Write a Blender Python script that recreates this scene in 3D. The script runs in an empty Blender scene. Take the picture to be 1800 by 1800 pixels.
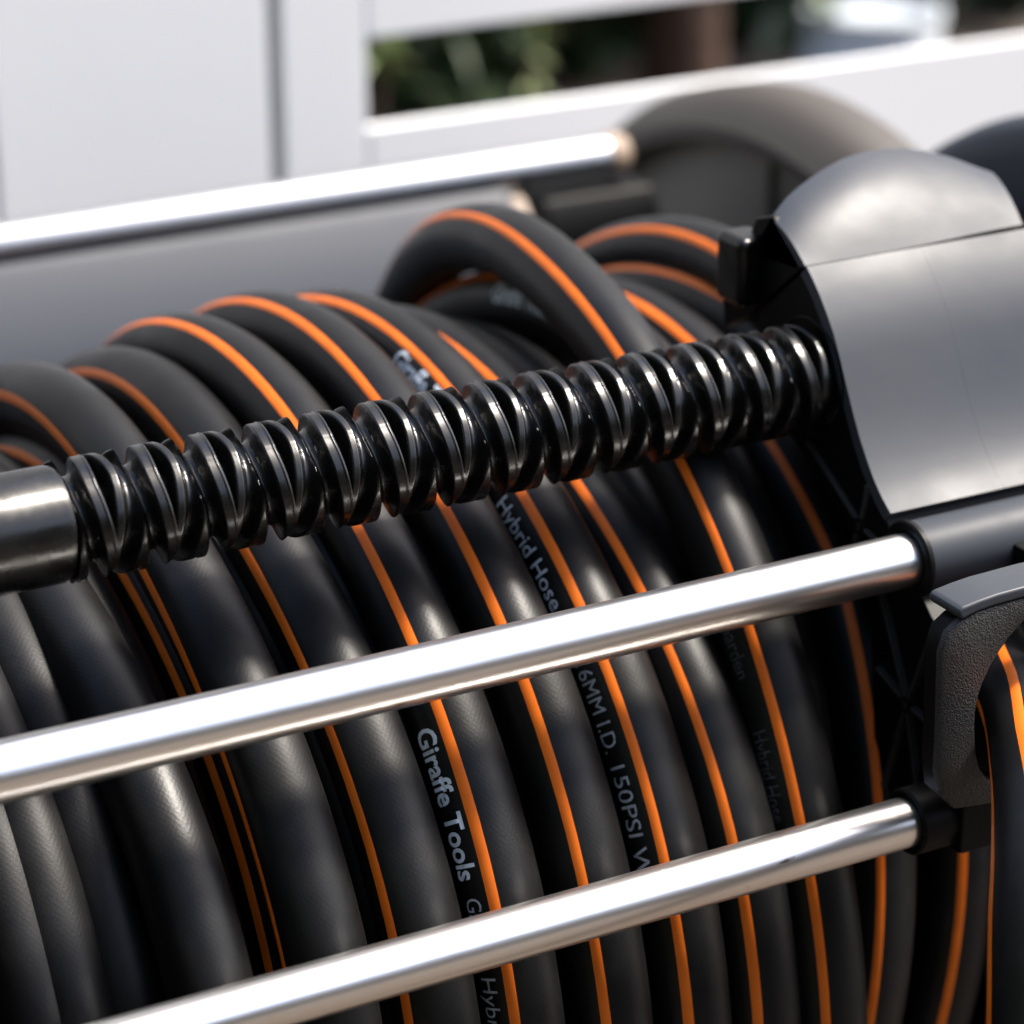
import bpy, bmesh, math, random
from mathutils import Vector, Matrix

sc = bpy.context.scene
R_ = math.radians
H = 0.75                       # height of the lens above the paving

# ------------------------------------------------------------------ camera
cam_d = bpy.data.cameras.new("camera")
cam = bpy.data.objects.new("camera", cam_d)
sc.collection.objects.link(cam)
cam_d.lens = 100.0
cam_d.sensor_width = 36.0
cam_d.clip_start = 0.02
cam_d.clip_end = 300.0
cam_d.dof.use_dof = True
cam_d.dof.focus_distance = 0.735
cam_d.dof.aperture_fstop = 8.3
cam_d.dof.aperture_blades = 0
m3 = Matrix(((0.8774648, 0.1834699, -0.4431640),
             (-0.4796411, 0.3356434, -0.8107330),
             (0.0, 0.9239493, 0.3825150)))
cam.matrix_world = Matrix.Translation((0, 0, H)) @ m3.to_4x4()
sc.camera = cam

# ------------------------------------------------------------------ sky and sun
SUN = Vector((0.56, -0.10, 0.82)).normalized()
elev = math.asin(SUN.z)
az = math.atan2(SUN.x, SUN.y)
world = bpy.data.worlds.new("World")
sc.world = world
world.use_nodes = True
wn = world.node_tree.nodes
wl = world.node_tree.links
bg = wn["Background"]
sky = wn.new("ShaderNodeTexSky")
sky.sky_type = 'NISHITA'
sky.sun_disc = False
sky.sun_elevation = elev
sky.sun_rotation = az
sky.altitude = 50
sky.air_density = 0.95
sky.dust_density = 3.5
sky.ozone_density = 0.2
wl.new(sky.outputs[0], bg.inputs[0])
bg.inputs[1].default_value = 0.15

sun_d = bpy.data.lights.new("sun", 'SUN')
sun_d.energy = 3.5
sun_d.angle = R_(9)
sun_d.color = (1.0, 0.94, 0.85)
sun = bpy.data.objects.new("sun", sun_d)
sc.collection.objects.link(sun)
sun.location = (3, 1, 4)
sun.rotation_euler = SUN.to_track_quat('Z', 'Y').to_euler()

sc.view_settings.view_transform = 'Standard'
sc.view_settings.look = 'None'
sc.view_settings.exposure = 1.55
sc.view_settings.gamma = 1.0
sc.view_settings.use_curve_mapping = False
sc.cycles.max_bounces = 8
sc.cycles.use_denoising = True

# ------------------------------------------------------------------ materials
def mat(name, col, rough=0.4, metal=0.0, spec=0.5, noise=None, bump=None, rvar=None, coords='Object', trans=0.0):
    """noise=(scale, second colour, contrast lo, hi)  bump=(scale, strength, distance)  rvar=(scale, r_lo, r_hi)"""
    m = bpy.data.materials.new(name)
    m.use_nodes = True
    nt = m.node_tree
    n, l = nt.nodes, nt.links
    p = n["Principled BSDF"]
    p.inputs["Base Color"].default_value = (*col, 1)
    p.inputs["Roughness"].default_value = rough
    p.inputs["Metallic"].default_value = metal
    p.inputs["Specular IOR Level"].default_value = spec
    if trans:
        p.inputs["Transmission Weight"].default_value = 0
        p.inputs["Subsurface Weight"].default_value = 0
    tc = n.new("ShaderNodeTexCoord")
    if noise:
        t = n.new("ShaderNodeTexNoise")
        t.inputs["Scale"].default_value = noise[0]
        t.inputs["Detail"].default_value = 6
        l.new(tc.outputs[coords], t.inputs["Vector"])
        r = n.new("ShaderNodeValToRGB")
        r.color_ramp.elements[0].position = noise[2]
        r.color_ramp.elements[1].position = noise[3]
        r.color_ramp.elements[0].color = (*col, 1)
        r.color_ramp.elements[1].color = (*noise[1], 1)
        l.new(t.outputs["Fac"], r.inputs["Fac"])
        l.new(r.outputs["Color"], p.inputs["Base Color"])
    if rvar:
        t = n.new("ShaderNodeTexNoise")
        t.inputs["Scale"].default_value = rvar[0]
        t.inputs["Detail"].default_value = 5
        l.new(tc.outputs[coords], t.inputs["Vector"])
        mr = n.new("ShaderNodeMapRange")
        mr.inputs["From Min"].default_value = 0.3
        mr.inputs["From Max"].default_value = 0.7
        mr.inputs["To Min"].default_value = rvar[1]
        mr.inputs["To Max"].default_value = rvar[2]
        l.new(t.outputs["Fac"], mr.inputs["Value"])
        l.new(mr.outputs["Result"], p.inputs["Roughness"])
    if bump:
        t = n.new("ShaderNodeTexNoise")
        t.inputs["Scale"].default_value = bump[0]
        t.inputs["Detail"].default_value = 4
        l.new(tc.outputs[coords], t.inputs["Vector"])
        b = n.new("ShaderNodeBump")
        b.inputs["Strength"].default_value = bump[1]
        b.inputs["Distance"].default_value = bump[2]
        l.new(t.outputs["Fac"], b.inputs["Height"])
        l.new(b.outputs["Normal"], p.inputs["Normal"])
    return m

def hose_material():
    m = mat("hose_rubber", (0.005, 0.005, 0.0055), 0.42, spec=0.24)
    n, l = m.node_tree.nodes, m.node_tree.links
    p = n["Principled BSDF"]
    uv = n.new("ShaderNodeUVMap")
    uv.uv_map = "run"
    def wave(rot, scale):
        mp = n.new("ShaderNodeMapping")
        mp.inputs["Rotation"].default_value = (0, 0, rot)
        l.new(uv.outputs[0], mp.inputs[0])
        w = n.new("ShaderNodeTexWave")
        w.inputs["Scale"].default_value = scale
        w.inputs["Distortion"].default_value = 0.4
        w.inputs["Detail"].default_value = 1
        l.new(mp.outputs[0], w.inputs[0])
        return w
    a, b2 = wave(R_(50), 0.26), wave(R_(-50), 0.26)
    ad = n.new("ShaderNodeMath"); ad.operation = 'ADD'
    l.new(a.outputs["Fac"], ad.inputs[0]); l.new(b2.outputs["Fac"], ad.inputs[1])
    nz = n.new("ShaderNodeTexNoise"); nz.inputs["Scale"].default_value = 1.4; nz.inputs["Detail"].default_value = 5
    l.new(uv.outputs[0], nz.inputs["Vector"])
    ad2 = n.new("ShaderNodeMath"); ad2.operation = 'MULTIPLY_ADD'
    l.new(nz.outputs["Fac"], ad2.inputs[0]); ad2.inputs[1].default_value = 6.0
    l.new(ad.outputs[0], ad2.inputs[2])
    b = n.new("ShaderNodeBump")
    b.inputs["Strength"].default_value = 0.04
    b.inputs["Distance"].default_value = 0.0004
    l.new(ad2.outputs[0], b.inputs["Height"])
    l.new(b.outputs["Normal"], p.inputs["Normal"])
    # dust and handling marks change the gloss and lift the black a little
    tc = n.new("ShaderNodeTexCoord")
    d = n.new("ShaderNodeTexNoise"); d.inputs["Scale"].default_value = 55; d.inputs["Detail"].default_value = 10; d.inputs["Roughness"].default_value = 0.75
    l.new(tc.outputs["Object"], d.inputs["Vector"])
    dr = n.new("ShaderNodeValToRGB")
    dr.color_ramp.elements[0].position = 0.48; dr.color_ramp.elements[0].color = (0.0025, 0.0025, 0.0028, 1)
    dr.color_ramp.elements[1].position = 0.78; dr.color_ramp.elements[1].color = (0.0085, 0.0083, 0.008, 1)
    l.new(d.outputs["Fac"], dr.inputs["Fac"]); l.new(dr.outputs["Color"], p.inputs["Base Color"])
    t = n.new("ShaderNodeTexNoise"); t.inputs["Scale"].default_value = 28; t.inputs["Detail"].default_value = 6
    l.new(tc.outputs["Object"], t.inputs["Vector"])
    mr = n.new("ShaderNodeMapRange")
    mr.inputs["From Min"].default_value = 0.3; mr.inputs["From Max"].default_value = 0.7
    mr.inputs["To Min"].default_value = 0.38; mr.inputs["To Max"].default_value = 0.52
    l.new(t.outputs["Fac"], mr.inputs["Value"]); l.new(mr.outputs[0], p.inputs["Roughness"])
    return m

def steel_material(name, rough=0.13, col=(0.88, 0.87, 0.85)):
    m = mat(name, col, rough, 1.0)
    n, l = m.node_tree.nodes, m.node_tree.links
    p = n["Principled BSDF"]
    tc = n.new("ShaderNodeTexCoord")
    mp = n.new("ShaderNodeMapping")
    mp.inputs["Scale"].default_value = (6, 900, 900)
    l.new(tc.outputs["Object"], mp.inputs[0])
    t = n.new("ShaderNodeTexNoise"); t.inputs["Scale"].default_value = 1.0; t.inputs["Detail"].default_value = 3
    l.new(mp.outputs[0], t.inputs["Vector"])
    b = n.new("ShaderNodeBump"); b.inputs["Strength"].default_value = 0.06; b.inputs["Distance"].default_value = 0.0003
    l.new(t.outputs["Fac"], b.inputs["Height"])
    # small nicks and grime
    t2 = n.new("ShaderNodeTexNoise"); t2.inputs["Scale"].default_value = 140; t2.inputs["Detail"].default_value = 8
    mp2 = n.new("ShaderNodeMapping"); mp2.inputs["Scale"].default_value = (0.45, 1.6, 1.6)
    l.new(tc.outputs["Object"], mp2.inputs[0]); l.new(mp2.outputs[0], t2.inputs["Vector"])
    b2 = n.new("ShaderNodeBump"); b2.inputs["Strength"].default_value = 0.09; b2.inputs["Distance"].default_value = 0.0006
    l.new(t2.outputs["Fac"], b2.inputs["Height"]); l.new(b.outputs[0], b2.inputs["Normal"])
    l.new(b2.outputs[0], p.inputs["Normal"])
    r = n.new("ShaderNodeValToRGB")
    r.color_ramp.elements[0].position = 0.26; r.color_ramp.elements[0].color = (0.25, 0.2, 0.16, 1)
    r.color_ramp.elements[1].position = 0.31; r.color_ramp.elements[1].color = (*col, 1)
    l.new(t2.outputs["Fac"], r.inputs["Fac"]); l.new(r.outputs[0], p.inputs["Base Color"])
    return m

M = {}
M['hose'] = hose_material()
M['orange'] = mat("orange_stripe", (0.64, 0.135, 0.008), 0.45, spec=0.25, noise=(90, (0.52, 0.105, 0.007), 0.35, 0.75))
M['print'] = mat("white_print", (0.52, 0.58, 0.63), 0.6, noise=(420, (0.25, 0.28, 0.31), 0.55, 0.8))
M['print_faint'] = mat("faint_print", (0.30, 0.33, 0.36), 0.6, noise=(700, (0.13, 0.145, 0.16), 0.45, 0.75))
M['print_dim'] = mat("worn_print", (0.06, 0.062, 0.066), 0.6, noise=(900, (0.02, 0.02, 0.022), 0.40, 0.6))
M['steel'] = steel_material("polished_tube", 0.30, (0.84, 0.825, 0.80))
M['steel_b'] = steel_material("polished_rear_tube", 0.40, (0.40, 0.41, 0.43))
M['screw'] = mat("screw_nylon", (0.003, 0.003, 0.003), 0.2, spec=0.40, rvar=(180, 0.19, 0.34), bump=(900, 0.05, 0.0003))
M['black'] = mat("black_plastic", (0.003, 0.003, 0.003), 0.45, spec=0.10, bump=(600, 0.05, 0.0004))
M['cover'] = mat("cover_plastic", (0.031, 0.035, 0.043), 0.48, spec=0.24, rvar=(22, 0.40, 0.58), bump=(1500, 0.08, 0.0003))
M['grain'] = mat("leather_grain_plastic", (0.016, 0.016, 0.016), 0.5, spec=0.4)
M['panel'] = mat("rear_panel_plastic", (0.036, 0.041, 0.052), 0.45, spec=0.22, rvar=(9, 0.38, 0.55))
M['tyre'] = mat("wheel_rubber", (0.040, 0.034, 0.029), 0.55)
M['hub'] = mat("wheel_plastic", (0.085, 0.080, 0.074), 0.5)
M['white'] = mat("white_painted_board", (0.80, 0.80, 0.79), 0.5, noise=(3.0, (0.75, 0.75, 0.745), 0.35, 0.7), bump=(120, 0.05, 0.001))
M['groove'] = mat("board_joint_shadow_gap", (0.5, 0.49, 0.48), 0.7)
M['ground'] = mat("paving_earth", (0.075, 0.057, 0.043), 0.9, noise=(3.0, (0.05, 0.038, 0.029), 0.35, 0.65), bump=(60, 0.4, 0.01))
M['bark'] = mat("brown_bark", (0.06, 0.028, 0.015), 0.85, noise=(25, (0.035, 0.017, 0.009), 0.35, 0.7), bump=(60, 0.6, 0.01))
M['leaf'] = mat("dark_leaf", (0.013, 0.032, 0.008), 0.5, noise=(5, (0.022, 0.046, 0.010), 0.4, 0.7))
M['leaf2'] = mat("sunlit_leaf", (0.07, 0.12, 0.025), 0.4, noise=(40, (0.26, 0.27, 0.13), 0.4, 0.7))  # lighter leaf colour stands in for sun caught on the leaves
M['pot'] = mat("pale_glazed_pot", (0.48, 0.52, 0.56), 0.5)
M['tan_reflection'] = mat("painted_tan_reflection", (0.22, 0.16, 0.115), 0.6)  # tan reflections at the tube and panel ends, put into a colour

def add_waves(m):
    n, l = m.node_tree.nodes, m.node_tree.links
    p = n["Principled BSDF"]
    tc = n.new("ShaderNodeTexCoord")
    t = n.new("ShaderNodeTexNoise"); t.inputs["Scale"].default_value = 55; t.inputs["Detail"].default_value = 2
    l.new(tc.outputs["Object"], t.inputs["Vector"])
    b = n.new("ShaderNodeBump"); b.inputs["Strength"].default_value = 0.12; b.inputs["Distance"].default_value = 0.0012
    l.new(t.outputs["Fac"], b.inputs["Height"])
    old = p.inputs["Normal"].links[0].from_node
    l.new(b.outputs["Normal"], old.inputs["Normal"])
add_waves(M['cover'])
# leather grain on the guide eye: fine cellular relief
def add_grain(m):
    n, l = m.node_tree.nodes, m.node_tree.links
    p = n["Principled BSDF"]
    tc = n.new("ShaderNodeTexCoord")
    v = n.new("ShaderNodeTexVoronoi"); v.inputs["Scale"].default_value = 1800
    l.new(tc.outputs["Object"], v.inputs["Vector"])
    nz = n.new("ShaderNodeTexNoise"); nz.inputs["Scale"].default_value = 900
    l.new(tc.outputs["Object"], nz.inputs["Vector"])
    a = n.new("ShaderNodeMath"); a.operation = 'ADD'
    l.new(v.outputs["Distance"], a.inputs[0]); l.new(nz.outputs["Fac"], a.inputs[1])
    b = n.new("ShaderNodeBump"); b.inputs["Strength"].default_value = 0.5; b.inputs["Distance"].default_value = 0.0004
    l.new(a.outputs[0], b.inputs["Height"]); l.new(b.outputs[0], p.inputs["Normal"])
add_grain(M['grain'])

# ------------------------------------------------------------------ helpers
def link(o, parent=None):
    sc.collection.objects.link(o)
    if parent is not None:
        o.parent = parent
        o.matrix_parent_inverse = root_inv(parent)
    return o

def root_inv(o):
    # meshes are written in world coordinates: a top-level Empty is undone, deeper parents sit at the origin already
    return Matrix.Translation(-Vector(o.location)) if o.parent is None else Matrix.Identity(4)

def mesh_obj(name, verts, faces, material, parent=None, smooth=True, angle=35):
    me = bpy.data.meshes.new(name)
    me.from_pydata([tuple(v) for v in verts], [], faces)
    me.validate()
    bm = bmesh.new(); bm.from_mesh(me)
    bmesh.ops.recalc_face_normals(bm, faces=bm.faces)
    bm.to_mesh(me); bm.free()
    return fin(name, me, material, parent, smooth, angle)

def fin(name, me, material, parent, smooth=True, angle=35):
    if smooth:
        me.shade_smooth() if hasattr(me, "shade_smooth") else None
        try:
            me.set_sharp_from_angle(angle=R_(angle))
        except Exception:
            pass
    me.materials.append(M[material])
    return link(bpy.data.objects.new(name, me), parent)

def bm_obj(name, bm, material, parent=None, bevel=0.0, seg=2, smooth=True, angle=35):
    if bevel:
        bmesh.ops.recalc_face_normals(bm, faces=bm.faces)
        bm.normal_update()
        es = [e for e in bm.edges if len(e.link_faces) == 2 and e.calc_face_angle(0) > R_(30)]
        bmesh.ops.bevel(bm, geom=es, offset=bevel, segments=seg, profile=0.5, affect='EDGES', clamp_overlap=True)
    bmesh.ops.recalc_face_normals(bm, faces=bm.faces)
    me = bpy.data.meshes.new(name)
    bm.to_mesh(me); bm.free()
    o = fin(name, me, material, parent, smooth, angle)
    if bevel:
        wm = o.modifiers.new("weighted", 'WEIGHTED_NORMAL')      # flat faces stay flat between rounded edges
        wm.keep_sharp = True
        wm.weight = 100
    return o

def box_bm(x0, x1, y0, y1, z0, z1, bm=None):
    bm = bm or bmesh.new()
    v = [bm.verts.new((x, y, z)) for x in (x0, x1) for y in (y0, y1) for z in (z0, z1)]
    for f in ((0, 1, 3, 2), (4, 6, 7, 5), (0, 4, 5, 1), (2, 3, 7, 6), (0, 2, 6, 4), (1, 5, 7, 3)):
        bm.faces.new([v[i] for i in f])
    return bm

def prism_bm(poly, a0, a1, axis='X', bm=None):
    """poly: (y,z) points for axis X, (x,z) points for axis Y."""
    bm = bm or bmesh.new()
    def P(q, a):
        return (a, q[0], q[1]) if axis == 'X' else (q[0], a, q[1])
    A = [bm.verts.new(P(q, a0)) for q in poly]
    B = [bm.verts.new(P(q, a1)) for q in poly]
    bm.faces.new(A); bm.faces.new(B[::-1])
    k = len(poly)
    for i in range(k):
        bm.faces.new((A[i], A[(i + 1) % k], B[(i + 1) % k], B[i]))
    return bm

def lathe_x(name, prof, cy, cz, material, parent, seg=96, close=False, angle=35):
    """revolve (x, r) profile about the X line through (cy, cz)"""
    V, Fc = [], []
    n = len(prof)
    for (x, r) in prof:
        for j in range(seg):
            a = 2 * math.pi * j / seg
            V.append((x, cy + r * math.cos(a), cz + r * math.sin(a)))
    rng = n if close else n - 1
    for i in range(rng):
        i2 = (i + 1) % n
        for j in range(seg):
            j2 = (j + 1) % seg
            Fc.append((i * seg + j, i * seg + j2, i2 * seg + j2, i2 * seg + j))
    if not close:
        Fc.append(tuple(range(seg)))
        Fc.append(tuple((n - 1) * seg + j for j in range(seg))[::-1])
    return mesh_obj(name, V, Fc, material, parent, True, angle)

def empty(name, loc, label, cat, group=None):
    o = bpy.data.objects.new(name, None)
    o.location = loc
    o.empty_display_size = 0.05
    sc.collection.objects.link(o)
    tag(o, label, cat, group)
    return o

def tag(o, label, cat, group=None):
    o['label'] = label; o['category'] = cat
    if group: o['group'] = group
    return o

def smooth01(t):
    t = max(0.0, min(1.0, t))
    return t * t * (3 - 2 * t)

# ================================================================== SETTING
g = mesh_obj("ground", [(-60, -60, 0), (60, -60, 0), (60, 60, 0), (-60, 60, 0)], [(0, 1, 2, 3)], 'ground')
g['kind'] = 'structure'

# ------------------------------------------------------------------ white fence behind the reel
FY = 1.20
fence = empty("white_fence", (0.6, FY, 0), "white painted board fence with a long open slot behind the reel", "fence")
FT = H + 0.30
def board(name, x0, x1, z0, z1, y0=FY, y1=FY + 0.007, bev=0.0015):
    return bm_obj(name, box_bm(x0, x1, y0, y1, z0, z1), 'white', fence, bev, 2)
xs = [-1.0, -0.84, -0.70, -0.565, -0.43, -0.295, -0.16, -0.022, 0.118, 0.255, 0.391]
for a, b in zip(xs[:-1], xs[1:]):
    board("board", a + 0.001, b - 0.001, 0.02, FT)
board("board", 0.392, 0.5265, 0.02, FT)
board("stile", 0.5335, 0.5775, 0.02, FT)
bm_obj("joint_strip", box_bm(-1.0, 0.57, FY + 0.0075, FY + 0.012, 0.02, FT - 0.02), 'groove', fence)
SLOT_LO, SLOT_HI = H - 0.3515, H - 0.3085
board("rail", 0.5778, 2.6, SLOT_HI, SLOT_HI + 0.13)
board("rail", 0.5778, 2.6, SLOT_LO - 0.145, SLOT_LO)
board("rail", 0.5778, 2.6, SLOT_LO - 0.147 - 0.145, SLOT_LO - 0.147)
board("rail", 0.5778, 2.6, SLOT_HI + 0.175, FT)
for x in (1.55, 2.55):
    board("post", x, x + 0.06, 0.0, FT, FY + 0.0075, FY + 0.07)
board("post", 0.61 - 0.055, 0.61 - 0.04, 0.0, FT, FY + 0.0305, FY + 0.07)

# ------------------------------------------------------------------ what grows behind the fence
rnd = random.Random(7)
def leaf_mesh(name, count, centre, ext, size, material, parent, seed, flat=0.0):
    r = random.Random(seed)
    V, Fc = [], []
    for i in range(count):
        while True:
            p = Vector((r.uniform(-1, 1), r.uniform(-1, 1), r.uniform(-1, 1)))
            if p.length < 1 and p.length > 0.25: break
        c = Vector((centre[0] + p.x * ext[0], centre[1] + p.y * ext[1], centre[2] + p.z * ext[2]))
        if c.z < 0.01: c.z = 0.01 + r.random() * 0.05
        d = Vector((r.uniform(-1, 1), r.uniform(-1, 1), r.uniform(-0.6, 0.5))).normalized()
        n = Vector((r.uniform(-1, 1), r.uniform(-1, 1), r.uniform(0.1, 1.2))).normalized()
        s = d.cross(n).normalized()
        n = s.cross(d)
        L = size * r.uniform(0.6, 1.3); w = L * r.uniform(0.22, 0.34)
        b = len(V)
        V += [c, c + d * L * .35 + s * w + n * w * .3, c + d * L * .35 - n * w * .25, c + d * L * .35 - s * w + n * w * .3,
              c + d * L * .75 + s * w * .7, c + d * L * .75 - n * w * .2 - Vector((0, 0, w * .3)), c + d * L * .75 - s * w * .7, c + d * L - Vector((0, 0, w * .8))]
        Fc += [(b, b + 2, b + 1), (b, b + 3, b + 2), (b + 1, b + 2, b + 5, b + 4), (b + 2, b + 3, b + 6, b + 5), (b + 4, b + 5, b + 7), (b + 5, b + 6, b + 7)]
    me = bpy.data.meshes.new(name)
    me.from_pydata([tuple(v) for v in V], [], Fc)
    return fin(name, me, material, parent, False)

def tube(name, pts, rads, material, parent, seg=12, angle=60):
    V, Fc = [], []
    n = len(pts)
    pts = [Vector(p) for p in pts]
    for i, p in enumerate(pts):
        t = (pts[min(i + 1, n - 1)] - pts[max(i - 1, 0)]).normalized()
        ref = Vector((1, 0, 0)) if abs(t.x) < 0.9 else Vector((0, 1, 0))
        u = t.cross(ref).normalized(); v = t.cross(u)
        for j in range(seg):
            a = 2 * math.pi * j / seg
            V.append(p + (u * math.cos(a) + v * math.sin(a)) * rads[i])
    for i in range(n - 1):
        for j in range(seg):
            j2 = (j + 1) % seg
            Fc.append((i * seg + j, i * seg + j2, (i + 1) * seg + j2, (i + 1) * seg + j))
    Fc.append(tuple(range(seg))); Fc.append(tuple((n - 1) * seg + j for j in range(seg))[::-1])
    return mesh_obj(name, V, Fc, material, parent, True, angle)

def shrub(name, label, c, ext, count, size, seed, group=None, sprigs=()):
    e = empty(name, (c[0], c[1], 0), label, "shrub", group)
    r = random.Random(seed)
    for k in range(5):
        a = r.uniform(0, 6.28); d = r.uniform(.2, .7)
        tip = (c[0] + math.cos(a) * ext[0] * d, c[1] + math.sin(a) * ext[1] * d, c[2] + ext[2] * r.uniform(-.2, .6))
        tube("stem", [(c[0] + .02 * k - .04, c[1], 0), (c[0] + (tip[0] - c[0]) * .4, c[1] + (tip[1] - c[1]) * .3, tip[2] * .5), tip], [.012, .009, .004], 'bark', e, 8)
    leaf_mesh("crown", count, c, ext, size, 'leaf', e, seed)
    return e
SH = [("evergreen_shrub", "dark green shrub seen through the left end of the fence slot", (1.02, 2.50, 0.40), (0.40, 0.25, 0.50), 4200, 0.075, 3),
      ("evergreen_shrub", "dark leafy shrub behind the middle of the fence slot", (1.42, 2.80, 0.50), (0.42, 0.28, 0.60), 4600, 0.08, 5),
      ("evergreen_shrub", "leafy shrub behind the pale planter at the right end of the slot", (1.98, 2.80, 0.55), (0.45, 0.28, 0.65), 4600, 0.08, 9),
      ("evergreen_shrub", "tall dark shrub far behind the brown trunk", (1.75, 3.6, 0.6), (0.9, 0.3, 0.75), 6000, 0.10, 11)]
for a in SH: shrub(*a)

def sprig(label, x, y, z0, z1, n, seed, size=0.03):
    e = empty("young_plant", (x, y, 0), label, "plant", None)
    tube("stem", [(x, y, 0), (x + .006, y, z0 + .02), (x, y, z1)], [.003, .0025, .0015], 'bark', e, 6)
    leaf_mesh("leaves", n, (x, y, (z0 + z1) / 2), (0.012, 0.012, (z1 - z0) / 2), size, 'leaf2', e, seed)
sprig("lone leaf tip coloured as sunlit in the slot's upper left corner", 0.992, 2.05, 0.200, 0.236, 6, 2, 0.028)
sprig("slim light green sprig in the middle of the fence slot", 1.165, 2.10, 0.10, 0.24, 14, 4, 0.024)
sprig("bright green leafy sprig above the pale planter", 1.62, 2.22, 0.15, 0.30, 22, 6, 0.04)
sprig("light green sprig right of the pale planter", 1.80, 2.35, 0.12, 0.26, 26, 8, 0.03)
sprig("pale sprig between the brown trunk and the planter", 1.50, 2.15, 0.12, 0.26, 24, 12, 0.028)

e = empty("young_tree", (1.50, 2.5, 0), "slim brown tree trunk behind the fence slot", "tree")
tube("trunk", [(1.57, 2.5, 0), (1.572, 2.5, 0.2), (1.58, 2.5, 0.5), (1.68, 2.58, 1.0), (1.9, 2.75, 1.5), (2.1, 2.9, 1.8)], [.045, .037, .034, .03, .022, .012], 'bark', e, 14)
leaf_mesh("crown", 9000, (2.1, 3.0, 1.85), (1.15, 0.75, 0.5), 0.12, 'leaf', e, 21)  # crown out of view, enlarged and placed to shade the shrubs

e = empty("pale_planter", (1.58, 2.15, 0), "pale blurred planter standing behind the fence near its right end", "planter")
def lathe_z(name, prof, cx, cy, material, parent, seg=48):
    V, Fc = [], []
    n = len(prof)
    for (r, z) in prof:
        for j in range(seg):
            a = 2 * math.pi * j / seg
            V.append((cx + r * math.cos(a), cy + r * math.sin(a), z))
    for i in range(n - 1):
        for j in range(seg):
            j2 = (j + 1) % seg
            Fc.append((i * seg + j, i * seg + j2, (i + 1) * seg + j2, (i + 1) * seg + j))
    Fc.append(tuple(range(seg))); Fc.append(tuple((n - 1) * seg + j for j in range(seg))[::-1])
    return mesh_obj(name, V, Fc, material, parent, True, 40)
lathe_z("pot", [(0.085, 0.0), (0.088, 0.01), (0.074, 0.08), (0.062, 0.15), (0.06, 0.155)], 1.56, 2.15, 'pot', e)
lathe_z("rim", [(0.06, 0.1555), (0.066, 0.1555), (0.066, 0.17), (0.06, 0.17), (0.056, 0.158)], 1.56, 2.15, 'pot', e)

# added hedge, unseen behind the lens, keeps the low sky off the left flanks
e = empty("added_hedge", (-1.9, -1.2, 0), "tall dark hedge added behind the lens to block the low sky", "hedge")
hv = [(-1.55, 1.15), (-1.55, -0.6), (-1.15, -1.5), (-0.2, -1.9), (0.35, -2.0)]
for k, ((ax, ay), (bx, by)) in enumerate(zip(hv[:-1], hv[1:])):
    d = Vector((bx - ax, by - ay, 0)); ln = d.length; d.normalize(); nn = Vector((d.y, -d.x, 0))
    if nn.dot(Vector((-1, -1, 0))) < 0: nn = -nn
    bm = bmesh.new()
    A = Vector((ax, ay, 0)) - d * 0.1; B = Vector((bx, by, 0)) + d * 0.1
    c = [A, B, B + nn * 0.45, A + nn * 0.45]
    lo = [bm.verts.new(v + Vector((0, 0, 0.03))) for v in c]; hi = [bm.verts.new(v + Vector((0, 0, 2.3))) for v in c]
    bm.faces.new(lo[::-1]); bm.faces.new(hi)
    for i in range(4): bm.faces.new((lo[i], lo[(i + 1) % 4], hi[(i + 1) % 4], hi[i]))
    bm_obj("hedge_body", bm, 'leaf', e)
    r = random.Random(50 + k)
    V, Fc = [], []
    for q in range(int(1100 * ln)):
        c0 = A + d * r.uniform(0, ln + 0.2) - nn * r.uniform(-0.02, 0.06) + Vector((0, 0, r.uniform(0.03, 2.34)))
        t1 = Vector((r.uniform(-1, 1), r.uniform(-1, 1), r.uniform(-1, .6))).normalized(); t2 = t1.cross(Vector((r.uniform(-1, 1), r.uniform(-1, 1), r.uniform(-1, 1)))).normalized()
        b = len(V); V += [c0, c0 + t1 * .03 + t2 * .013, c0 + t1 * .06, c0 + t1 * .03 - t2 * .013]; Fc.append((b, b + 1, b + 2, b + 3))
    me = bpy.data.meshes.new("foliage"); me.from_pydata([tuple(v) for v in V], [], Fc)
    fin("foliage", me, 'leaf', e, False)

# added unseen board fence, standing for something brown that the chrome mirrors
M['timber'] = mat("brown_stained_timber", (0.085, 0.058, 0.040), 0.8, noise=(9, (0.055, 0.037, 0.025), 0.35, 0.7))
e = empty("added_board_fence", (1.7, -1.75, 0), "brown board fence added behind the lens for the chrome to mirror", "fence")
for k in range(22):
    x0 = 0.42 + k * 0.125
    bm_obj("plank", box_bm(x0, x0 + 0.119, -1.75 - 0.02, -1.75, 0.03, 1.30 + 0.012 * ((k * 7) % 3)), 'timber', e, 0.003, 1)
for z in (0.35, 1.0):
    bm_obj("rail", box_bm(0.42, 3.17, -1.82, -1.7705, z, z + 0.07), 'timber', e, 0.003, 1)
for x in (0.45, 1.75, 3.05):
    bm_obj("post", box_bm(x, x + 0.08, -1.91, -1.8205, 0.0, 1.35), 'timber', e, 0.004, 1)

# ================================================================== HOSE REEL CART
YC, ZC = 0.7382, H - 0.4584            # reel axis
cart = empty("hose_reel_cart", (0.36, YC, 0), "black hose reel cart with chrome tubes, threaded screw and hose guide", "hose reel")

# ---- chrome guide rods
ROD1 = (0.5785, H - 0.3118); ROD2 = (0.5448, H - 0.3720)
def rod(y, z, r, x0, x1, label):
    o = lathe_x("guide_rod", [(x0, r - .001), (x0 + .001, r), (x1 - .001, r), (x1, r - .001)], y, z, 'steel', cart, 96)
    o['label'] = label
    return o
rod(*ROD1, 0.0075, 0.070, 0.618, "upper chrome rod in front of the hose coil")
rod(*ROD2, 0.0069, 0.070, 0.618, "lower chrome rod in front of the hose coil")

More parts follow.
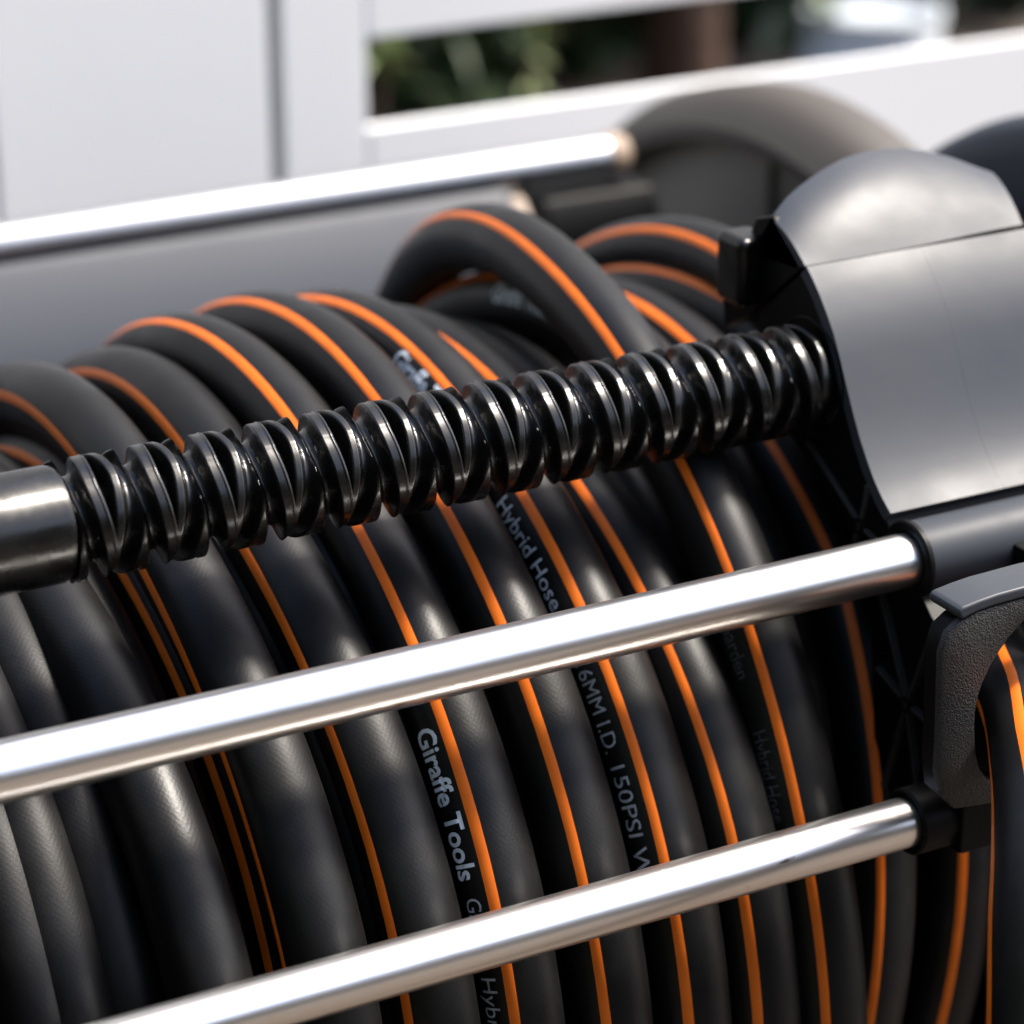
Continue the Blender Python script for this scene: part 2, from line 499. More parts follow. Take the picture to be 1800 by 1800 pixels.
# ---- traverse screw with crossed threads
SY, SZ = 0.6273, H - 0.2734
def build_screw():
    P = 0.01609
    Ro, Rg, Rp = 0.0157, 0.0112, 0.0098
    x0, x1 = 0.2143, 0.4410
    nx, nt = 1350, 150
    tc = R_(120.0)               # where the two threads cross, facing the lens from above
    xoff = 0.2554
    w, rim = 0.0025, 0.0026
    V, Fc = [], []
    def ss(a, b, t): return smooth01((t - a) / (b - a))
    for i in range(nx + 1):
        x = x0 + (x1 - x0) * i / nx
        xl = ((x - xoff) / P + 0.5) % 1.0 * P - 0.5 * P
        for j in range(nt):
            t = 2 * math.pi * j / nt
            u = (t - tc + math.pi) % (2 * math.pi) - math.pi
            W = P / 2 * (1 - math.sqrt(u * u + 0.16) / math.pi)
            d = abs(abs(xl) - W)
            # signed side: the flank right of a groove is steep, the one left of it slopes gently
            da = abs(xl) - W
            d2 = abs(abs(xl) - P) - W
            if abs(d2) < abs(da): da = -d2
            right_of = (da > 0) == (xl > 0)
            d = abs(da)
            q = min(1.0, d / (w * (1.0 if right_of else 1.25)))
            land = ss(0.45, 1.0, q) if right_of else ss(0.22, 1.0, q)
            val = Rg + 0.0008 * min(1, q / .5) ** 2
            rr = val + (Ro - val) * land
            # lens shaped pocket sunk in the land that faces the lens, nearer its right edge
            hw = W - w - rim
            pk = hw - abs(xl - 0.0004)
            if pk > -0.0012:
                f = ss(-0.0003, 0.0016, pk)
                if xl < 0.0004: rr += 0.00022 * math.exp(-((pk + 0.0006) / 0.00022) ** 2)
                rr = min(rr, Ro + 0.0003 - (Ro - Rp) * f)
            # opposite lands carry a shallower pocket
            xo = P / 2 - abs(xl); Wo = P / 2 - W
            pk2 = Wo - w - rim - xo
            if pk2 > -0.0004:
                rr = min(rr, Ro - (Ro - Rp) * ss(-0.00045, 0.0011, pk2))
            # parting line of the mould
            if u > R_(4) and u < R_(184) or u < -R_(176):
                rr -= 0.00018
            V.append((x, SY + rr * math.cos(t), SZ + rr * math.sin(t)))
    for i in range(nx):
        for j in range(nt):
            j2 = (j + 1) % nt
            Fc.append((i * nt + j, i * nt + j2, (i + 1) * nt + j2, (i + 1) * nt + j))
    Fc.append(tuple(range(nt))); Fc.append(tuple(nx * nt + j for j in range(nt))[::-1])
    me = bpy.data.meshes.new("traverse_screw")
    me.from_pydata(V, [], Fc)
    bm = bmesh.new(); bm.from_mesh(me); bmesh.ops.recalc_face_normals(bm, faces=bm.faces); bm.to_mesh(me); bm.free()
    o = fin("traverse_screw", me, 'screw', cart, True, 80)
    lathe_x("sleeve", [(0.07, 0.0137), (0.0715, 0.0150), (0.2123, 0.0150), (0.2140, 0.0145), (0.2147, 0.0130)], SY, SZ, 'screw', o, 96)
    return o
screw = build_screw()

# ---- hose guide carriage
XL = 0.4393
carr = bm_obj("guide_carriage", prism_bm([(0.6335, H - 0.2445), (0.655, H - 0.262), (0.652, H - 0.288), (0.6327, H - 0.296), (0.6117, H - 0.308), (0.5935, H - 0.3192),
        (0.5810, H - 0.3185), (0.5872, H - 0.3040), (0.5962, H - 0.2968), (0.6040, H - 0.2862), (0.6112, H - 0.2734), (0.6184, H - 0.2606), (0.6260, H - 0.2512), (0.6318, H - 0.2462)],
        XL, 0.575), 'black', cart, 0.0006, 2)

# cover panels over the front: extruded curve with a hairline mould joint
cov = [(0.6312, H - 0.2424), (0.6282, H - 0.2449), (0.6244, H - 0.2486), (0.6205, H - 0.2531), (0.6167, H - 0.2580), (0.6132, H - 0.2640), (0.6096, H - 0.2709), (0.6060, H - 0.2775),
       (0.6023, H - 0.2837), (0.5985, H - 0.2890), (0.5946, H - 0.2938), (0.5902, H - 0.2979), (0.5860, H - 0.3009)]
def cover_panel(x0, x1):
    # the sheet bulges a touch so that the light rolls over it
    n = 24
    V, Fc = [], []
    k = len(cov)
    for i in range(n + 1):
        x = x0 + (x1 - x0) * i / n
        for (y, z) in cov:
            V.append((x, y - 0.0007, z + 0.0007))
    for i in range(n + 1):
        x = x0 + (x1 - x0) * i / n
        for (y, z) in cov:
            V.append((x, y + 0.0022, z - 0.0022))
    o2 = (n + 1) * k
    for i in range(n):
        for j in range(k - 1):
            a = i * k + j
            Fc.append((a, a + 1, a + k + 1, a + k)); Fc.append((o2 + a, o2 + a + k, o2 + a + k + 1, o2 + a + 1))
        a = i * k; Fc.append((a, a + k, o2 + a + k, o2 + a))
        a = i * k + k - 1; Fc.append((a, o2 + a, o2 + a + k, a + k))
    for i in (0, n):
        for j in range(k - 1):
            a = i * k + j
            Fc.append((a, o2 + a, o2 + a + 1, a + 1))
    me = bpy.data.meshes.new("cover_panel")
    me.from_pydata(V, [], Fc)
    bm = bmesh.new(); bm.from_mesh(me)
    return bm_obj("cover_panel", bm, 'cover', carr, 0.0, 1, True, 50)
cover_panel(XL - 0.0004, 0.4780)
cover_panel(0.47806, 0.575)

# arched cap
def cap():
    s0 = Vector((0, 0.6312, H - 0.2417)); s1 = Vector((0, 0.6472, H - 0.2301))
    dirv = (s1 - s0).normalized(); nrm = Vector((0, -dirv.z, dirv.y))
    arch = [(0.4389, 0.0200), (0.4420, 0.0224), (0.4472, 0.0259), (0.4520, 0.0283), (0.4574, 0.0306), (0.4635, 0.0330), (0.4697, 0.0350), (0.4762, 0.0362), (0.4827, 0.0368), (0.4890, 0.0367), (0.4944, 0.0360),
            (0.5013, 0.0340), (0.5082, 0.0310), (0.5140, 0.0272), (0.5197, 0.0236), (0.5200, 0.012), (0.5161, 0.0014)]
    top = arch[:15]
    nx, nv = 40, 14
    def L(x):
        for (a, la), (b, lb) in zip(top[:-1], top[1:]):
            if a <= x <= b: return la + (lb - la) * (x - a) / (b - a)
        return top[-1][1]
    V, Fc = [], []
    xa, xb = 0.4389, 0.5197
    for layer in (0, 1):
        for i in range(nx + 1):
            x = xa + (xb - xa) * i / nx
            lift = 0.0012 * smooth01((x - 0.465) / 0.05)
            ln = L(x)
            for j in range(nv + 1):
                s = j / nv
                d = lift + (ln - lift) * s
                # dome: bulges at mid width and rolls back toward the arch
                ux = (x - 0.479) / 0.041
                b = 0.0028 * (1 - ux * ux) * (1 - 0.5 * ux) * math.sin(math.pi * s * .72) - 0.0035 * s ** 3
                xx = x
                if x > 0.512: xx = x - (1 - s) * 0.0036 * (x - 0.512) / 0.0077
                p = s0 + dirv * d + nrm * (b - (0.0025 + 0.016 * s if layer else 0)) + Vector((xx, 0, 0))
                if layer: p += Vector((0, 0.004 * (1 - s), 0))
                V.append(p)
    k = nv + 1; o2 = (nx + 1) * k
    for i in range(nx):
        for j in range(nv):
            a = i * k + j
            Fc.append((a, a + 1, a + k + 1, a + k)); Fc.append((o2 + a, o2 + a + k, o2 + a + k + 1, o2 + a + 1))
        a = i * k; Fc.append((a, a + k, o2 + a + k, o2 + a))
        a = i * k + nv; Fc.append((a, o2 + a, o2 + a + k, a + k))
    for i in (0, nx):
        for j in range(nv):
            a = i * k + j
            Fc.append((a, o2 + a, o2 + a + 1, a + 1))
    return mesh_obj("cap", V, Fc, 'cover', carr, True, 40)
cap()
# dark side wall under the cap, with the small latch tab behind it
bm_obj("cap_wall", prism_bm([(0.6328, H - 0.2430), (0.6485, H - 0.2316), (0.6570, H - 0.2345), (0.6620, H - 0.2440), (0.6690, H - 0.2480), (0.6740, H - 0.2580), (0.6720, H - 0.2720), (0.6575, H - 0.2630)],
        XL - 0.0004, 0.516), 'black', carr, 0.0006, 2)
bm_obj("latch_tab", box_bm(0.4315, XL + 0.004, 0.6530, 0.6670, H - 0.2600, H - 0.2392), 'screw', carr, 0.0026, 4)
# ring round the screw hole
lathe_x("screw_ring", [(XL - 0.0006, 0.0166), (XL - 0.0008, 0.0170), (XL - 0.0006, 0.0174), (XL + 0.003, 0.0174), (XL + 0.003, 0.0166)], SY, SZ, 'black', carr, 80, close=True)
lathe_x("screw_seat", [(XL - 0.0002, 0.0165), (XL + 0.004, 0.0165)], SY, SZ, 'black', carr, 64)
# rod collars
lathe_x("rod_collar", [(0.4435, 0.0082), (0.4413, 0.0092), (0.4413, 0.0101), (0.4423, 0.0104), (0.600, 0.0104), (0.600, 0.0082)], ROD1[0], ROD1[1], 'cover', carr, 96, close=True)
lathe_x("collar_lip", [(0.4404, 0.0079), (0.4398, 0.0090), (0.4398, 0.0105), (0.4404, 0.0110), (0.4417, 0.0110), (0.4417, 0.0079)], ROD1[0], ROD1[1], 'black', carr, 96, close=True)
lathe_x("rod_collar", [(0.4197, 0.0075), (0.4190, 0.0085), (0.4190, 0.0088), (0.4197, 0.0093), (0.600, 0.0093), (0.600, 0.0075)], ROD2[0], ROD2[1], 'black', carr, 96, close=True)
# ribbed side plate between the rods
plate = [(0.6327, H - 0.2965), (0.6117, H - 0.3085), (0.5935, H - 0.3205), (0.5925, H - 0.3440), (0.5890, H - 0.3710), (0.5790, H - 0.3870), (0.5640, H - 0.3900),
         (0.5450, H - 0.3830), (0.5400, H - 0.3650), (0.5480, H - 0.3350), (0.5660, H - 0.3240), (0.5760, H - 0.3150)]
pl = bm_obj("side_plate", prism_bm(plate, XL + 0.0006, XL + 0.007), 'black', carr, 0.0005, 2)
def rib(p, q, w=0.0011, h=0.0016):
    p = Vector((0, *p)); q = Vector((0, *q)); d = (q - p).normalized(); s = Vector((0, -d.z, d.y)) * w / 2
    bm = bmesh.new()
    poly = [p + s, q + s, q - s, p - s]
    bm_obj("rib", prism_bm([(v.y, v.z) for v in poly], XL - h, XL + 0.002), 'grain', carr, 0.0003, 2)
c1 = (0.5725, H - 0.3530)
for a in ((0.5870, H - 0.3255), (0.5815, H - 0.3830), (0.5635, H - 0.3835), (0.5520, H - 0.3560), (0.5640, H - 0.3300), (0.5872, H - 0.3480)): rib(c1, a)
c2 = (0.5985, H - 0.3085)
for a in ((0.6260, H - 0.2925), (0.5960, H - 0.2955), (0.5890, H - 0.3110), (0.6010, H - 0.3145)): rib(c2, a)
lathe_x("rib_hub", [(XL - 0.0020, 0.0016), (XL - 0.0020, 0.0024), (XL + 0.002, 0.0024), (XL + 0.002, 0.0016)], c1[0], c1[1], 'black', carr, 24, close=True)
lathe_x("rib_hub", [(XL - 0.0020, 0.0016), (XL - 0.0020, 0.0024), (XL + 0.002, 0.0024), (XL + 0.002, 0.0016)], c2[0], c2[1], 'black', carr, 24, close=True)

# guide eye: leather-grained arch the hose runs through
def eye():
    cx = 0.446
    outer = [(0.446, -0.3022), (0.4386, -0.3023), (0.4300, -0.3026), (0.4240, -0.3030), (0.4187, -0.3045), (0.4148, -0.3072), (0.4131, -0.3125), (0.4134, -0.3205), (0.4138, -0.3289), (0.4141, -0.3380), (0.4143, -0.3473), (0.4158, -0.3545), (0.4208, -0.3598), (0.4323, -0.3612), (0.446, -0.3615)]
    inner = [(0.446, -0.3072), (0.4392, -0.3095), (0.4350, -0.3130), (0.4322, -0.3163), (0.4295, -0.3200), (0.4275, -0.3240), (0.4262, -0.3280), (0.4257, -0.3318), (0.4258, -0.3360), (0.4262, -0.3403), (0.4270, -0.3450), (0.4282, -0.3490), (0.4310, -0.3530), (0.4370, -0.3560), (0.446, -0.3566)]
    def full(a):
        rr = [(2 * cx - x, z) for (x, z) in a[1:-1]][::-1]
        return a + rr
    O, I = full(outer), full(inner)
    n = len(O)
    yf, yb = 0.526, 0.534
    ch = 0.0012
    def shrink(poly, s):
        c = Vector((cx, -0.333))
        return [tuple(c + (Vector(p) - c) * (1 + s / (Vector(p) - c).length)) for p in poly]
    def loop(name, rings, material):
        V, Fc = [], []
        for poly, y in rings:
            for (x, z) in poly: V.append((x, y, H + z))
        m = len(rings)
        for k in range(m):
            k2 = (k + 1) % m
            for i in range(n):
                i2 = (i + 1) % n
                Fc.append((k * n + i, k * n + i2, k2 * n + i2, k2 * n + i))
        return mesh_obj(name, V, Fc, material, carr, True, 40)
    loop("guide_eye", [(shrink(O, -ch), yf), (shrink(O, -ch * .3), yf + ch * .3), (shrink(O, -0.0001), yf + ch), (shrink(O, -0.0001), yf + 0.0024), (shrink(I, 0.0001), yf + 0.0024), (shrink(I, 0.0001), yf + ch), (shrink(I, ch * .3), yf + ch * .3), (shrink(I, ch), yf)], 'grain')
    loop("eye_frame", [(shrink(O, -0.0006), yf + 0.0025), (shrink(O, -0.0006), yb), (shrink(I, 0.0006), yb), (shrink(I, 0.0006), yf + 0.0025)], 'black')  # black shell: the eye's unlit side is darkened by its colour
eye()
# smooth lid lying on the eye, and the arm that carries it
bm_obj("eye_lid", prism_bm([(0.4174, H - 0.3018), (0.4186, H - 0.3006), (0.4240, H - 0.2998), (0.4300, H - 0.2992), (0.446, H - 0.2988), (0.474, H - 0.2994), (0.474, H - 0.3022), (0.446, H - 0.3019), (0.4300, H - 0.3024), (0.4240, H - 0.3029), (0.4186, H - 0.3042)],
        0.5258, 0.5390, 'Y'), 'cover', carr, 0.0009, 3)
bm_obj("eye_arm", box_bm(0.4685, 0.482, 0.5342, 0.5690, H - 0.3200, H - 0.3090), 'black', carr, 0.001, 2)
bm_obj("eye_arm", box_bm(0.4300, 0.470, 0.5342, 0.5550, H - 0.3800, H - 0.3605), 'black', carr, 0.001, 2)

# ---- drum, flange, end housings, wheels, rear tube and panel
lathe_x("drum", [(0.1650, 0.138), (0.60, 0.138)], YC, ZC, 'black', cart, 96)
lathe_x("end_flange", [(0.150, 0.02), (0.150, 0.214), (0.153, 0.217), (0.161, 0.217), (0.1635, 0.214), (0.1645, 0.02)], YC, ZC, 'black', cart, 128)
hs = lathe_x("end_housing", [(0.622, 0.02), (0.622, 0.120), (0.6205, 0.124), (0.6205, 0.170), (0.622, 0.178), (0.626, 0.1825), (0.632, 0.184), (0.650, 0.184), (0.655, 0.181), (0.656, 0.02)], 0.72, H - 0.430, 'panel', cart, 128)
bm_obj("side_frame", prism_bm([(0.56, 0.03), (0.60, 0.03), (0.66, 0.25), (0.78, 0.25), (0.90, 0.03), (0.96, 0.03), (0.80, 0.46), (0.55, 0.50), (0.52, 0.36)], 0.045, 0.070), 'black', cart, 0.003, 2)
bm_obj("side_frame", prism_bm([(0.56, 0.03), (0.60, 0.03), (0.66, 0.25), (0.78, 0.25), (0.90, 0.03), (0.96, 0.03), (0.80, 0.46), (0.55, 0.50), (0.52, 0.36)], 0.600, 0.6195), 'black', cart, 0.003, 2)

WY, WZ = 0.95, 0.231
def wheel(x0, sgn, label):
    def X(d): return x0 + sgn * d
    o = lathe_x("wheel", [(X(0.012), 0.03), (X(0.012), 0.150), (X(0.009), 0.165), (X(0.0085), 0.205), (X(0.010), 0.2075), (X(0.030), 0.2075), (X(0.034), 0.165), (X(0.034), 0.03)], WY, WZ, 'hub', cart, 144)
    lathe_x("tyre", [(X(0.010), 0.2078), (X(-0.003), 0.2085), (X(-0.004), 0.2150), (X(0.000), 0.2190), (X(0.006), 0.2255), (X(0.014), 0.2295), (X(0.024), 0.2300), (X(0.034), 0.2290), (X(0.040), 0.2240), (X(0.042), 0.2160), (X(0.041), 0.2085), (X(0.030), 0.2078)], WY, WZ, 'tyre', o, 144, close=True)
    for k in range(6):
        a = math.radians(90 + 60 * k)
        d = Vector((0, math.cos(a), math.sin(a))); s = Vector((0, -d.z, d.y)) * 0.0015
        c0 = Vector((0, WY, WZ)) + d * 0.07; c1_ = Vector((0, WY, WZ)) + d * 0.203
        xa, xb = X(0.006), X(0.0125)
        V = [v + Vector((x, 0, 0)) for x in (xa, xb) for v in (c0 + s, c1_ + s, c1_ - s, c0 - s)]
        mesh_obj("spoke", V, [(0, 1, 2, 3), (4, 7, 6, 5), (0, 4, 5, 1), (1, 5, 6, 2), (2, 6, 7, 3), (3, 7, 4, 0)], 'tyre', o, False)
    lathe_x("hub_cap", [(X(0.0095), 0.002), (X(-0.006), 0.004), (X(-0.006), 0.026), (X(0.0095), 0.032)], WY, WZ, 'panel', o, 48)
    o['label'] = label
wheel(0.634, 1, "grey cart wheel behind the hose guide")
wheel(0.036, -1, "left cart wheel")
lathe_x("axle", [(0.0, 0.008), (0.69, 0.008)], WY, WZ, 'steel_b', cart, 32)

# rear cross tube and the panel hung under it
lathe_x("rear_tube", [(0.05, 0.0075), (0.051, 0.0085), (0.590, 0.0085), (0.591, 0.0075)], 1.000, H - 0.3185, 'steel_b', cart, 64)
lathe_x("tube_end_reflection", [(0.5905, 0.0080), (0.5905, 0.0090), (0.598, 0.0088), (0.600, 0.0075)], 1.000, H - 0.3185, 'tan_reflection', cart, 48)  # end piece coloured to stand for a brown reflection on the tube
bm_obj("rear_panel", prism_bm([(0.9925, H - 0.3232), (0.9880, H - 0.3275), (0.9700, H - 0.3490), (0.9580, H - 0.3760), (0.9520, H - 0.4100), (0.9500, H - 0.4700), (0.9540, H - 0.4700), (0.9560, H - 0.4100), (0.9620, H - 0.3770), (0.9735, H - 0.3540), (0.9915, H - 0.3330), (0.9985, H - 0.3290)],
        0.060, 0.5400), 'panel', cart, 0.001, 2, True, 50)
bm_obj("panel_end_reflection", prism_bm([(0.9960, H - 0.3262), (0.9880, H - 0.3295), (0.9690, H - 0.3515), (0.9570, H - 0.3760), (0.9610, H - 0.3780), (0.9745, H - 0.3550), (0.9925, H - 0.3340), (0.9995, H - 0.3295)],
        0.5402, 0.5470), 'tan_reflection', cart, 0.001, 2, True, 50)  # end strip painted as the tan reflection seen there
bm_obj("tube_bracket", prism_bm([(1.010, H - 0.3290), (0.985, H - 0.3290), (0.975, H - 0.345), (0.97, H - 0.42), (0.97, 0.15), (1.00, 0.15), (1.01, H - 0.40)], 0.553, 0.606), 'black', cart, 0.002, 2)
lathe_x("bracket_screw", [(0.5500, 0.002), (0.5498, 0.0030), (0.553, 0.0034)], 0.985, H - 0.352, 'steel_b', cart, 24)

# ================================================================== GARDEN HOSE
HR = 0.0113
class Turn:
    def __init__(s, xf, xt, rf, rt, pf, pt=None, bend=None):
        s.bend = bend
        s.back = None
        s.xf, s.xt, s.rf, s.rt, s.pf, s.pt = xf, xt, rf, rt, pf, pf if pt is None else pt
    def at(s, th):          # th in degrees: 0 faces the front, 90 is the top
        k = smooth01((th - 20) / 55.0)
        kx = smooth01((th - 60) / 45.0)
        bx = 0.0
        if s.back and th > s.back[0]: bx = s.back[1] * smooth01((th - s.back[0]) / 92.0)
        if s.bend and th < s.bend[0]: bx = -s.bend[1] * (s.bend[0] - max(th, -45.0))
        return s.xf + (s.xt - s.xf) * kx + bx, s.rf + (s.rt - s.rf) * k, s.pf + (s.pt - s.pf) * k
inner = [Turn(0.504, 0.505, 0.152, 0.160, 30), Turn(0.4805, 0.479, 0.150, 0.165, 30, 30, (24, .00043)), Turn(0.4545, 0.457, 0.158, 0.163, 28, 35, (46, .00042)), Turn(0.428, 0.430, 0.152, 0.170, 130, 35, (46, .0003)), Turn(0.402, 0.404, 0.157, 0.157, 45, 40)]
x = 0.379
while x > 0.185:
    inner.append(Turn(x + rnd.uniform(-.001, .001), x, 0.1565, 0.1545 if x > .30 else 0.146, [175, 190, 170, 185, 170, 62, 180, 180, 175, 185][min(9, len(inner) - 5)]))
    x -= 0.0236
outer = [Turn(0.1985, 0.197, 0.158, 0.146, 180, 150), Turn(0.2290, 0.2290, 0.177, 0.150, 165, 130),
         Turn(0.2595, 0.2612, 0.1804, 0.1658, 90, 74), Turn(0.2868, 0.2905, 0.1804, 0.1656, 64, 62), Turn(0.3112, 0.3120, 0.1804, 0.1729, 34), Turn(0.3376, 0.3398, 0.1804, 0.1754, 34),
         Turn(0.3622, 0.3630, 0.1804, 0.1728, 34), Turn(0.3846, 0.3822, 0.1804, 0.1648, 34), Turn(0.4052, 0.4145, 0.1825, 0.1925, 36, 40), Turn(0.4790, 0.4880, 0.1787, 0.1787, 45)]
outer[8].back = (82.0, 0.034)          # the raised loop swings away to the right behind its crest
turns = inner + outer
E_TURN, C_TURN, G_TURN, L_TURN, F_TURN = turns.index(outer[6]), turns.index(outer[4]), turns.index(outer[8]), 3, turns.index(outer[7])

def cyl(x, r, th):
    a = R_(th)
    return Vector((x, YC - r * math.cos(a), ZC + r * math.sin(a)))

TOP, BOT = 128.0, -75.0
def build_path():
    pts, phis = [], []
    last = len(turns) - 1
    for k, t in enumerate(turns):
        th = TOP
        end = BOT if k < last else 52.0
        while th >= end - 1e-6:
            x_, r_, p_ = t.at(th)
            pts.append(cyl(x_, r_, th)); phis.append(p_)
            th -= 3.0
        if k < last:
            x0, r0, p0 = t.at(BOT); x1, r1, p1 = turns[k + 1].at(TOP)
            tot = 360 - (TOP - BOT)
            n = int(tot / 4)
            m0 = (t.at(BOT)[0] - t.at(BOT + 1)[0]) * tot; m1 = (turns[k + 1].at(TOP - 1)[0] - x1) * tot
            for i in range(1, n):
                f = i / n; s = smooth01(f)
                xh = x0 + (x1 - x0) * s + m0 * (f ** 3 - 2 * f * f + f) + m1 * (f ** 3 - f * f)
                pts.append(cyl(xh, r0 + (r1 - r0) * s, BOT - tot * f)); phis.append(p0 + (p1 - p0) * s)
    global NCOIL
    NCOIL = len(pts) - 2
    # through the guide eye and down to the ground
    x_, r_, p_ = turns[last].at(52.0)
    ctrl = [cyl(*turns[last].at(58.0)[:2], 58.0), cyl(x_, r_, 52.0), Vector((0.4775, 0.6075, H - 0.3335)), Vector((0.4640, 0.5700, H - 0.3425)), Vector((0.4470, 0.5330, H - 0.3395)), Vector((0.4300, 0.5060, H - 0.3425)),
            Vector((0.4178, 0.4890, H - 0.3520)), Vector((0.4098, 0.4790, H - 0.3650)), Vector((0.4023, 0.4677, H - 0.3873)), Vector((0.3960, 0.4590, H - 0.4134)), Vector((0.3900, 0.4480, H - 0.480)),
            Vector((0.3950, 0.4350, H - 0.600)), Vector((0.4200, 0.4150, H - 0.700)), Vector((0.4900, 0.3950, 0.0115)), Vector((0.6000, 0.3700, 0.0115)), Vector((0.8000, 0.3900, 0.0115)), Vector((1.1, 0.45, 0.0115))]
    for i in range(1, len(ctrl) - 2):
        p0, p1, p2, p3 = ctrl[i - 1], ctrl[i], ctrl[i + 1], ctrl[i + 2]
        n = max(4, int((p2 - p1).length / 0.006))
        for j in range(1, n + 1):
            u = j / n
            q = 0.5 * ((2 * p1) + (p2 - p0) * u + (2 * p0 - 5 * p1 + 4 * p2 - p3) * u * u + (3 * p1 - p0 - 3 * p2 + p3) * u ** 3)
            pts.append(q)
            phis.append(45 + 55 * smooth01((i - 1 + u) / 4.0))
    return pts, phis
PATH, PHI = build_path()
def frames(pts):
    out = []
    n = len(pts)
    for i in range(n):
        t = (pts[min(i + 1, n - 1)] - pts[max(i - 1, 0)]).normalized()
        b = Vector((1, 0, 0)); b = (b - t * b.dot(t)).normalized()
        nn = t.cross(b)         # radial, away from the reel axis
        out.append((t, nn, b))
    return out
FR = frames(PATH)
# make sure the radial vector points outward on the coil
chk = PATH[10] - Vector((PATH[10].x, YC, ZC))
SG = 1.0 if FR[10][1].dot(chk) > 0 else -1.0
def surf(i, phi_deg, rad):
    t, nn, b = FR[i]
    a = R_(phi_deg)
    return PATH[i] + (nn * SG * math.cos(a) - b * math.sin(a)) * rad

def build_hose():
    seg = 28
    V, Fc = [], []
    n = len(PATH)
    S = [0.0]
    for i in range(1, n): S.append(S[-1] + (PATH[i] - PATH[i - 1]).length)
    for i in range(n):
        for j in range(seg):
            V.append(surf(i, 360.0 * j / seg, HR))
    for i in range(n - 1):
        for j in range(seg):
            j2 = (j + 1) % seg
            Fc.append((i * seg + j, i * seg + j2, (i + 1) * seg + j2, (i + 1) * seg + j))
    nf = len(Fc)
    Fc.append(tuple(range(seg))); Fc.append(tuple((n - 1) * seg + j for j in range(seg))[::-1])
    me = bpy.data.meshes.new("garden_hose")
    me.from_pydata([tuple(v) for v in V], [], Fc)
    uvl = me.uv_layers.new(name="run")
    circ = 2 * math.pi * HR
    for p in me.polygons[:nf]:
        i, j = divmod(p.index, seg)
        c = [(S[i], j), (S[i], j + 1), (S[i + 1], j + 1), (S[i + 1], j)]
        for li, (s, jj) in zip(p.loop_indices, c):
            uvl.data[li].uv = (s * 1000.0, jj / seg * circ * 1000.0)      # millimetres
    o = fin("garden_hose", me, 'hose', None, True, 60)
    tag(o, "black garden hose with orange stripe coiled on the reel", "hose")
    # orange stripe, a hair proud of the rubber
    def stripe(off, half, i0=0, i1=n):
        V, Fc = [], []
        m = 5
        for i in range(i0, i1):
            for j in range(m):
                wv = 1 + 0.06 * math.sin(i * 0.37) + 0.05 * math.sin(i * 0.113 + 2)
                a = PHI[i] + off + 1.6 * math.sin(i * 0.081) + (j / (m - 1) * 2 - 1) * math.degrees(half * wv / HR)
                h = 0.00012 if 0 < j < m - 1 else 0.00002
                V.append(surf(i, a, HR + h + 0.00006))
        for i in range(i1 - i0 - 1):
            for j in range(m - 1):
                a = i * m + j
                Fc.append((a, a + 1, a + m + 1, a + m))
        return mesh_obj("orange_stripe", V, Fc, 'orange', o, True, 60)
    stripe(0, 0.00138)
    stripe(-72, 0.00138, NCOIL, n)
    return o
hose = build_hose()

# ---- printing on the hose: words wrapped round the tube beside the stripe
def word_mesh(text, bold=0.0):
    cu = bpy.data.curves.new("w", 'FONT')
    cu.body = text
    cu.size = 1.0
    cu.offset = bold
    cu.resolution_u = 3
    ob = bpy.data.objects.new("w", cu)
    sc.collection.objects.link(ob)
    dg = bpy.context.evaluated_depsgraph_get()
    me = bpy.data.meshes.new_from_object(ob.evaluated_get(dg))
    bpy.data.objects.remove(ob); bpy.data.curves.remove(cu)
    return me

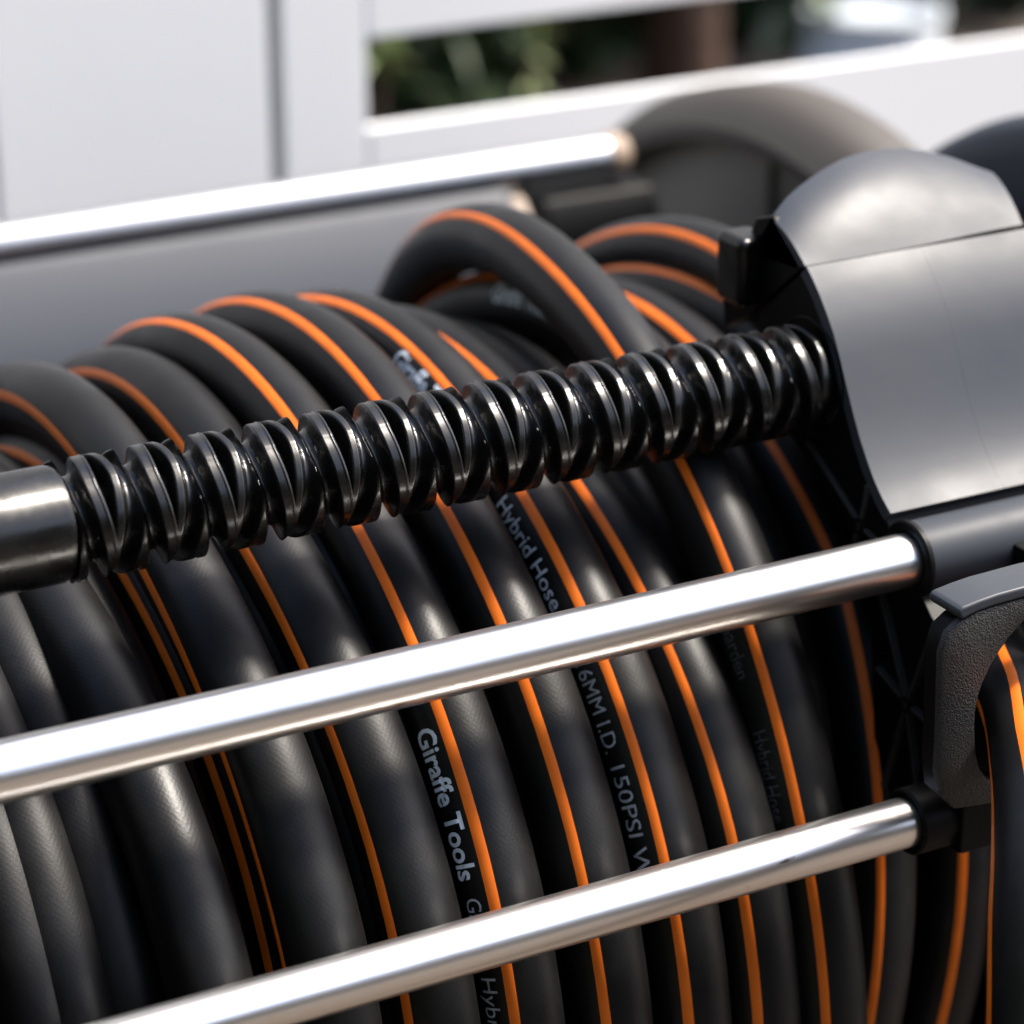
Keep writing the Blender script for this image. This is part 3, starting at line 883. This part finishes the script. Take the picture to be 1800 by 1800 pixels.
def print_word(turn_i, text, th0, th1, cap, phi_off, material, bold=0.0):
    t = turns[turn_i]
    me = word_mesh(text, bold)
    bm = bmesh.new(); bm.from_mesh(me)
    bmesh.ops.triangulate(bm, faces=bm.faces)
    w0 = min(v.co.x for v in bm.verts); w1 = max(v.co.x for v in bm.verts)
    # slice so that the letters follow the bend
    for k in range(1, 60):
        xx = w0 + (w1 - w0) * k / 60
        bmesh.ops.bisect_plane(bm, geom=bm.verts[:] + bm.edges[:] + bm.faces[:], plane_co=(xx, 0, 0), plane_no=(1, 0, 0))
    for k in range(1, 5):
        bmesh.ops.bisect_plane(bm, geom=bm.verts[:] + bm.edges[:] + bm.faces[:], plane_co=(0, -0.2 + k * 0.22, 0), plane_no=(0, 1, 0))
    for v in bm.verts:
        f = (v.co.x - w0) / (w1 - w0)
        th = th0 + (th1 - th0) * f
        x_, r_, p_ = t.at(th)
        h = (v.co.y - 0.35) / 0.70 * cap           # metres off the centre line of the text, up = toward the stripe
        a = R_(p_ + phi_off - math.degrees(h / HR))
        rad = Vector((0, -math.cos(R_(th)), math.sin(R_(th))))
        c = cyl(x_, r_, th)
        v.co = c + (rad * math.cos(a) + Vector((-1, 0, 0)) * math.sin(a)) * (HR + 0.00010)
    me2 = bpy.data.meshes.new("printed_words")
    bm.to_mesh(me2); bm.free()
    bpy.data.meshes.remove(me)
    fin("printed_words", me2, material, hose, False)

TO = 31.0
print_word(C_TURN, "Giraffe Tools", 40.6, 27.7, 0.0063, TO, 'print', 0.022)
print_word(C_TURN, "Garden", 26.2, 20.8, 0.0050, TO, 'print_faint')
print_word(C_TURN, "Hybrid Hose", 19.6, 8.6, 0.0050, TO, 'print_faint')
print_word(E_TURN, "Giraffe Tools", 83.5, 70.5, 0.0066, 25.0, 'print', 0.022)
print_word(E_TURN, "Garden", 69.0, 63.4, 0.0050, TO, 'print_faint')
print_word(E_TURN, "Hybrid Hose", 60.6, 48.4, 0.0050, TO, 'print', 0.0)
print_word(E_TURN, "5/8\"", 47.2, 44.4, 0.0050, TO, 'print_faint')
print_word(E_TURN, "16MM I.D.", 43.0, 34.8, 0.0050, TO, 'print_faint')
print_word(E_TURN, "150PSI WP", 33.6, 22.8, 0.0050, TO, 'print_faint')
print_word(L_TURN, "Giraffe Tools", 104.0, 91.0, 0.0063, TO, 'print', 0.022)
print_word(G_TURN, "Garden", 43.0, 38.0, 0.0050, TO, 'print_dim')
print_word(G_TURN, "Hybrid Hose", 33.4, 25.6, 0.0050, TO, 'print_dim')
